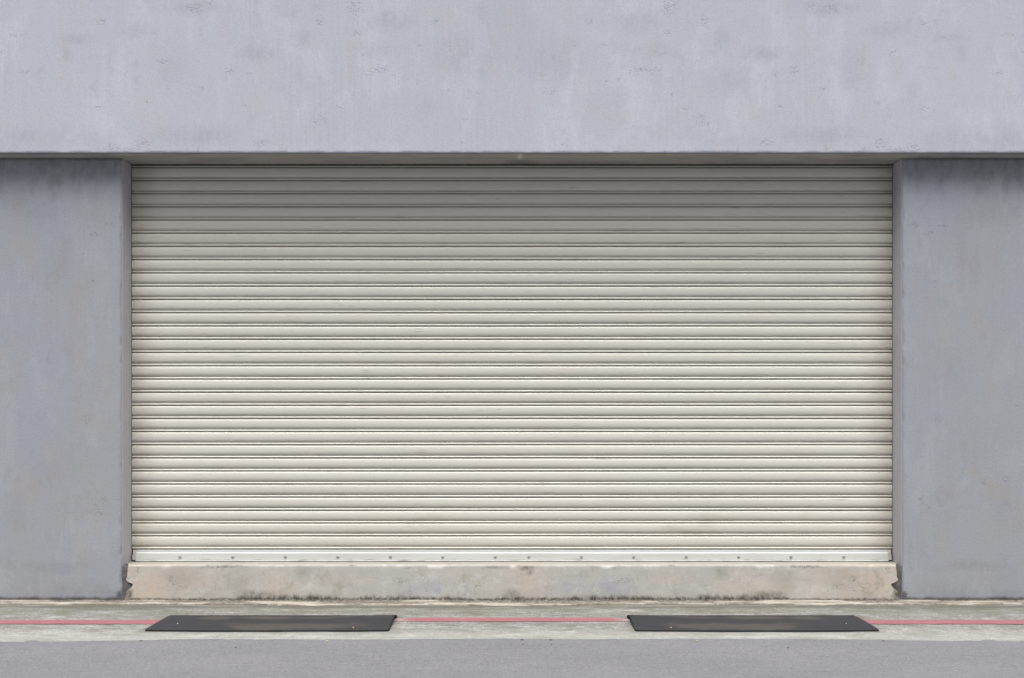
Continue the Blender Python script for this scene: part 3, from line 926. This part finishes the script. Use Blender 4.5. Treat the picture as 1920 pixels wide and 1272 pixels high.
# bottom bar: a folded section
bz = lambda py: Z(py, SH)
sec = [(SH + 0.022, bz(1031.2)), (SH + 0.004, bz(1031.4)), (SH + 0.0015, bz(1031.9)), (SH + 0.003, bz(1036.0)), (SH + 0.002, bz(1036.3)),
       (SH - 0.010, bz(1036.8)), (SH - 0.0125, bz(1037.4)), (SH - 0.0125, bz(1050.2)), (SH - 0.0115, bz(1050.6)), (SH - 0.016, bz(1050.9)), (SH - 0.0165, bz(1051.3)),
       (SH - 0.0165, bz(1052.3)), (SH - 0.010, bz(1052.5)), (SH + 0.022, bz(1052.5))]
BX = -X(255.5, SH)
vv = []; ff = []
for x in (-BX, BX):
    for (y, z) in sec:
        vv.append((x, y, z))
n = len(sec)
ff = [(i + 1, i, n + i, n + i + 1) for i in range(n - 1)]
ff += [tuple(range(n)), tuple(range(2 * n - 1, n - 1, -1))]
bar = pydata('bottom_bar', vv, ff, M['bar'], sh)
tag(bar, 'white bottom bar of the shutter with a row of bolts')

# upper strip past the bar ends, and end blocks with a latch
for s in (-1, 1):
    bm = bmesh.new()
    a, b = sorted((s * (BX + 0.002), s * (XO - 0.014)))
    add_box(bm, a, b, SH - 0.006, SH + 0.02, bz(1050.6), bz(1041.6), 0.0012)
    add_box(bm, a, b, SH - 0.003, SH + 0.02, bz(1041.0), bz(1038.6), 0.0012)
    add_box(bm, a, b, SH + 0.004, SH + 0.022, bz(1038.0), bz(1031.3))
    eb = bm_obj('end_bracket', bm, M['bracket'], sh)
    bm = bmesh.new()
    cx = s * (BX + 0.030)
    add_box(bm, cx - 0.003, cx + 0.003, SH - 0.0115, SH - 0.0065, bz(1049), bz(1043), 0.001)
    latch = bm_obj('latch', bm, M['guide'])
    latch.parent = eb

# bolts
bpx = [337.5, 436.5, 535.0, 633.5, 732.0, 830.0, 928.5, 991.5, 1090.0, 1188.0, 1286.5, 1385.0, 1483.0, 1582.0]
bm = bmesh.new()
NB = 14
rings = [(0.0118, 0.0), (0.0116, 0.0022), (0.0096, 0.0042), (0.0055, 0.0055)]
prev = None
for r_, d_ in rings:
    ring = [bm.verts.new((r_ * math.cos(2 * pi * k / NB), -d_, r_ * math.sin(2 * pi * k / NB))) for k in range(NB)]
    if prev:
        for k in range(NB):
            bm.faces.new((prev[k], prev[(k + 1) % NB], ring[(k + 1) % NB], ring[k]))
    prev = ring
bm.faces.new(prev)
bmesh.ops.recalc_face_normals(bm, faces=bm.faces[:])
bolt_me = bpy.data.meshes.new('bolt'); bm.to_mesh(bolt_me); bm.free()
bolt_me.polygons.foreach_set('use_smooth', [True] * len(bolt_me.polygons))
bolt_me.materials.append(M['bolt'])
for b in bpx:
    o = bpy.data.objects.new('bolt', bolt_me)
    col.objects.link(o)
    o.parent = bar
    o.location = (X(b, SH - 0.0125), SH - 0.0122, Z(1044.6, SH - 0.0125))

# ------------------------------------------------------------------ rubber mats


def rubber_mat(side, label):
    """a thick rubber sheet bowed along its inner end; +x of the mesh points away from the centre"""
    nx, ny = 80, 22
    us = np.linspace(MAT_X0, MAT_X1, nx)
    ws = np.linspace(0, 1, ny)
    vv = []; dust = []
    yfront = MAT_Y0; yback = MAT_Y1
    U, W = np.meshgrid(us, ws)
    t = (U - MAT_X0) / (MAT_X1 - MAT_X0)
    seed = 400 + side
    bow_in = 0.028 * sstep(0.0, 0.72, W) ** 1.2 * (1 - sstep(0.70, 1.0, W))
    bow_out = 0.004 * np.sin(W * pi)
    bow = bow_in * (1 - sstep(0.02, 0.45, t)) + bow_out * sstep(0.02, 0.45, t)
    curl = 0.0 * W
    H = APZ + 0.013 + bow + curl + 0.002 * (fbm(U * 3, W * 3, seed) - .5)
    H[0] -= 0.0022
    Y = yfront + (yback - yfront) * W
    Y = Y + (0.004 * (fbm(U * 2.2, U * 0, seed + 3) - .5)) - 0.020 * np.sin(np.clip(t, 0, 1) * pi) ** 0.7 * (1 - W)
    TH = np.full_like(H, 0.011)
    TH[0] = 0.0105
    XXs = U * side
    topv = np.stack([XXs, Y, H], 2)
    botv = np.stack([XXs, Y + 0.0015, H - TH], 2)
    v = np.concatenate([topv.reshape(-1, 3), botv.reshape(-1, 3)])
    N = nx * ny
    f = []
    for j in range(ny - 1):
        for i in range(nx - 1):
            a = j * nx + i
            f.append((a, a + 1, a + nx + 1, a + nx))
            f.append((N + a + nx, N + a + nx + 1, N + a + 1, N + a))
    nt = len(f)
    for i in range(nx - 1):
        f.append((i + 1, i, N + i, N + i + 1))
        a = (ny - 1) * nx + i
        f.append((a, a + 1, N + a + 1, N + a))
    for j in range(ny - 1):
        a = j * nx
        f.append((a, a + nx, N + a + nx, N + a))
        a = j * nx + nx - 1
        f.append((a + nx, a, N + a, N + a + nx))
    if side < 0:
        f = [q[::-1] for q in f]
    o = pydata('rubber_mat', v, f, M['rubber'])
    o.data.polygons.foreach_set('use_smooth', [i < nt for i in range(len(f))])
    px = 272 + (1 - t) * 457
    d = np.zeros_like(U)
    for cx, cw, rx, rw, s in ((372, .78, 34, .13, .8), (475, .80, 62, .12, .8), (600, .76, 60, .10, .55), (690, .74, 40, .07, .4), (500, .20, 74, .17, .8),
                              (430, .40, 24, .07, .4), (590, .20, 60, .15, .75), (650, .25, 26, .12, .4), (560, .24, 26, .18, .7)):
        d = np.maximum(d, s * blob(px + 40 * (fbm(px / 40, W * 4, seed + 7) - .5), W + .12 * (fbm(px / 20, W * 6, seed + 8) - .5), cx, cw, rx, rw, .35))
    set_attr(o.data, 'dust', np.clip(d, 0, 1).ravel(), len(v))
    tag(o, label, 'rubber mat', 'rubber mats lying on the pavement')
    return o


rubber_mat(-1, 'black rubber kerb mat on the pavement, left one of the pair')
rubber_mat(1, 'black rubber kerb mat on the pavement, right one of the pair')


# ------------------------------------------------------------------ loose stones
def stone_mesh(seed, mat):
    bm = bmesh.new()
    bmesh.ops.create_icosphere(bm, subdivisions=1, radius=1.0)
    r = random.Random(seed)
    for vt in bm.verts:
        k = r.uniform(0.7, 1.15)
        vt.co = (vt.co.x * k, vt.co.y * k * 0.8, vt.co.z * k * 0.6)
    me = bpy.data.meshes.new('pebble')
    bm.to_mesh(me); bm.free()
    me.materials.append(mat)
    return me


def stone(px, py, size, mat, label, z, group=None, seed=0, flat=1.0):
    y = G(py, z)
    o = bpy.data.objects.new('pebble', stone_mesh(seed, M[mat]))
    col.objects.link(o)
    o.scale = (size, size, size * flat)
    o.rotation_euler = (0, 0, seed * 1.3)
    o.location = (X(px, y), y, z + size * 0.35 * flat)
    tag(o, label, 'pebble', group)


stone(662, 1178, 0.008, 'tan_stone', 'small tan pebble near the front edge of the left rubber mat', APZ + 0.015, seed=1)
stone(1258, 1178, 0.008, 'tan_stone', 'small tan pebble near the front edge of the right rubber mat', APZ + 0.015, seed=2)
stone(333, 1170, 0.005, 'white_stone', 'tiny pale pebble near the outer end of the left rubber mat', APZ + 0.021, seed=3)
stone(1587, 1170, 0.005, 'white_stone', 'tiny pale pebble near the outer end of the right rubber mat', APZ + 0.021, seed=4)
stone(613, 1203, 0.009, 'tan_stone', 'tan pebble on the road edge in front of the left mat', RZ, seed=5)
stone(1307, 1203, 0.009, 'tan_stone', 'tan pebble on the road edge in front of the right mat', RZ, seed=6)
g = 'dark chips on the road edge'
CH = ['larger dark flake on the road edge, just right of the middle of the photo', 'larger dark flake on the road edge, inner side of the right rubber mat',
      'dark flake at the road edge just outside the outer end of the left mat', 'dark flake at the road edge just outside the outer end of the right mat',
      'black chip lying out on the asphalt in front of the left mat', 'black chip lying out on the asphalt in front of the right mat',
      'tiny black chip just below the dark flake nearest the middle', 'tiny black chip just below the dark flake nearest the right mat',
      'tiniest black chip on the road in the very middle of the photo']
for k, (a, b, s, fl) in enumerate(((979, 1200.5, 0.014, .5), (1033, 1200.5, 0.014, .5), (264, 1202.5, 0.011, .6), (1656, 1202.5, 0.011, .6), (442, 1215, 0.008, .8),
                                   (1478, 1215, 0.008, .8), (981, 1209, 0.006, .8), (1034, 1209, 0.006, .8), (959, 1209, 0.005, .8))):
    stone(a, b, s, 'dark_stone', CH[k], RZ, g, 10 + k, fl)

# fine grit nobody could count
vv = []; ff = []
r = random.Random(21)
for k in range(420):
    x = r.uniform(-4.1, 4.1)
    if r.random() < 0.5:
        y = -abs(r.gauss(0.0, 0.05)) - 0.02; z = 0.004
    elif r.random() < 0.5:
        y = r.uniform(-1.38, -0.25); z = APZ
        if MAT_X0 - .05 < abs(x) < MAT_X1 + .05 and y < -0.55 and y > -1.2: continue
    else:
        y = r.uniform(-2.6, -1.5); z = RZ
    s = r.uniform(0.0015, 0.004)
    b0 = len(vv)
    for dx, dy, dz in ((1, 0, 0), (-1, 0, 0), (0, 1, 0), (0, -1, 0), (0, 0, 1)):
        vv.append((x + dx * s * r.uniform(.6, 1.3), y + dy * s * r.uniform(.6, 1.3), z + dz * s))
    ff += [(b0, b0 + 2, b0 + 4), (b0 + 2, b0 + 1, b0 + 4), (b0 + 1, b0 + 3, b0 + 4), (b0 + 3, b0, b0 + 4)]
grit = pydata('grit', vv, ff, simple('mixed_grit', (0.12, 0.11, 0.09), (0.42, 0.40, 0.36), 9, 0.9))
tag(grit, kind='stuff')
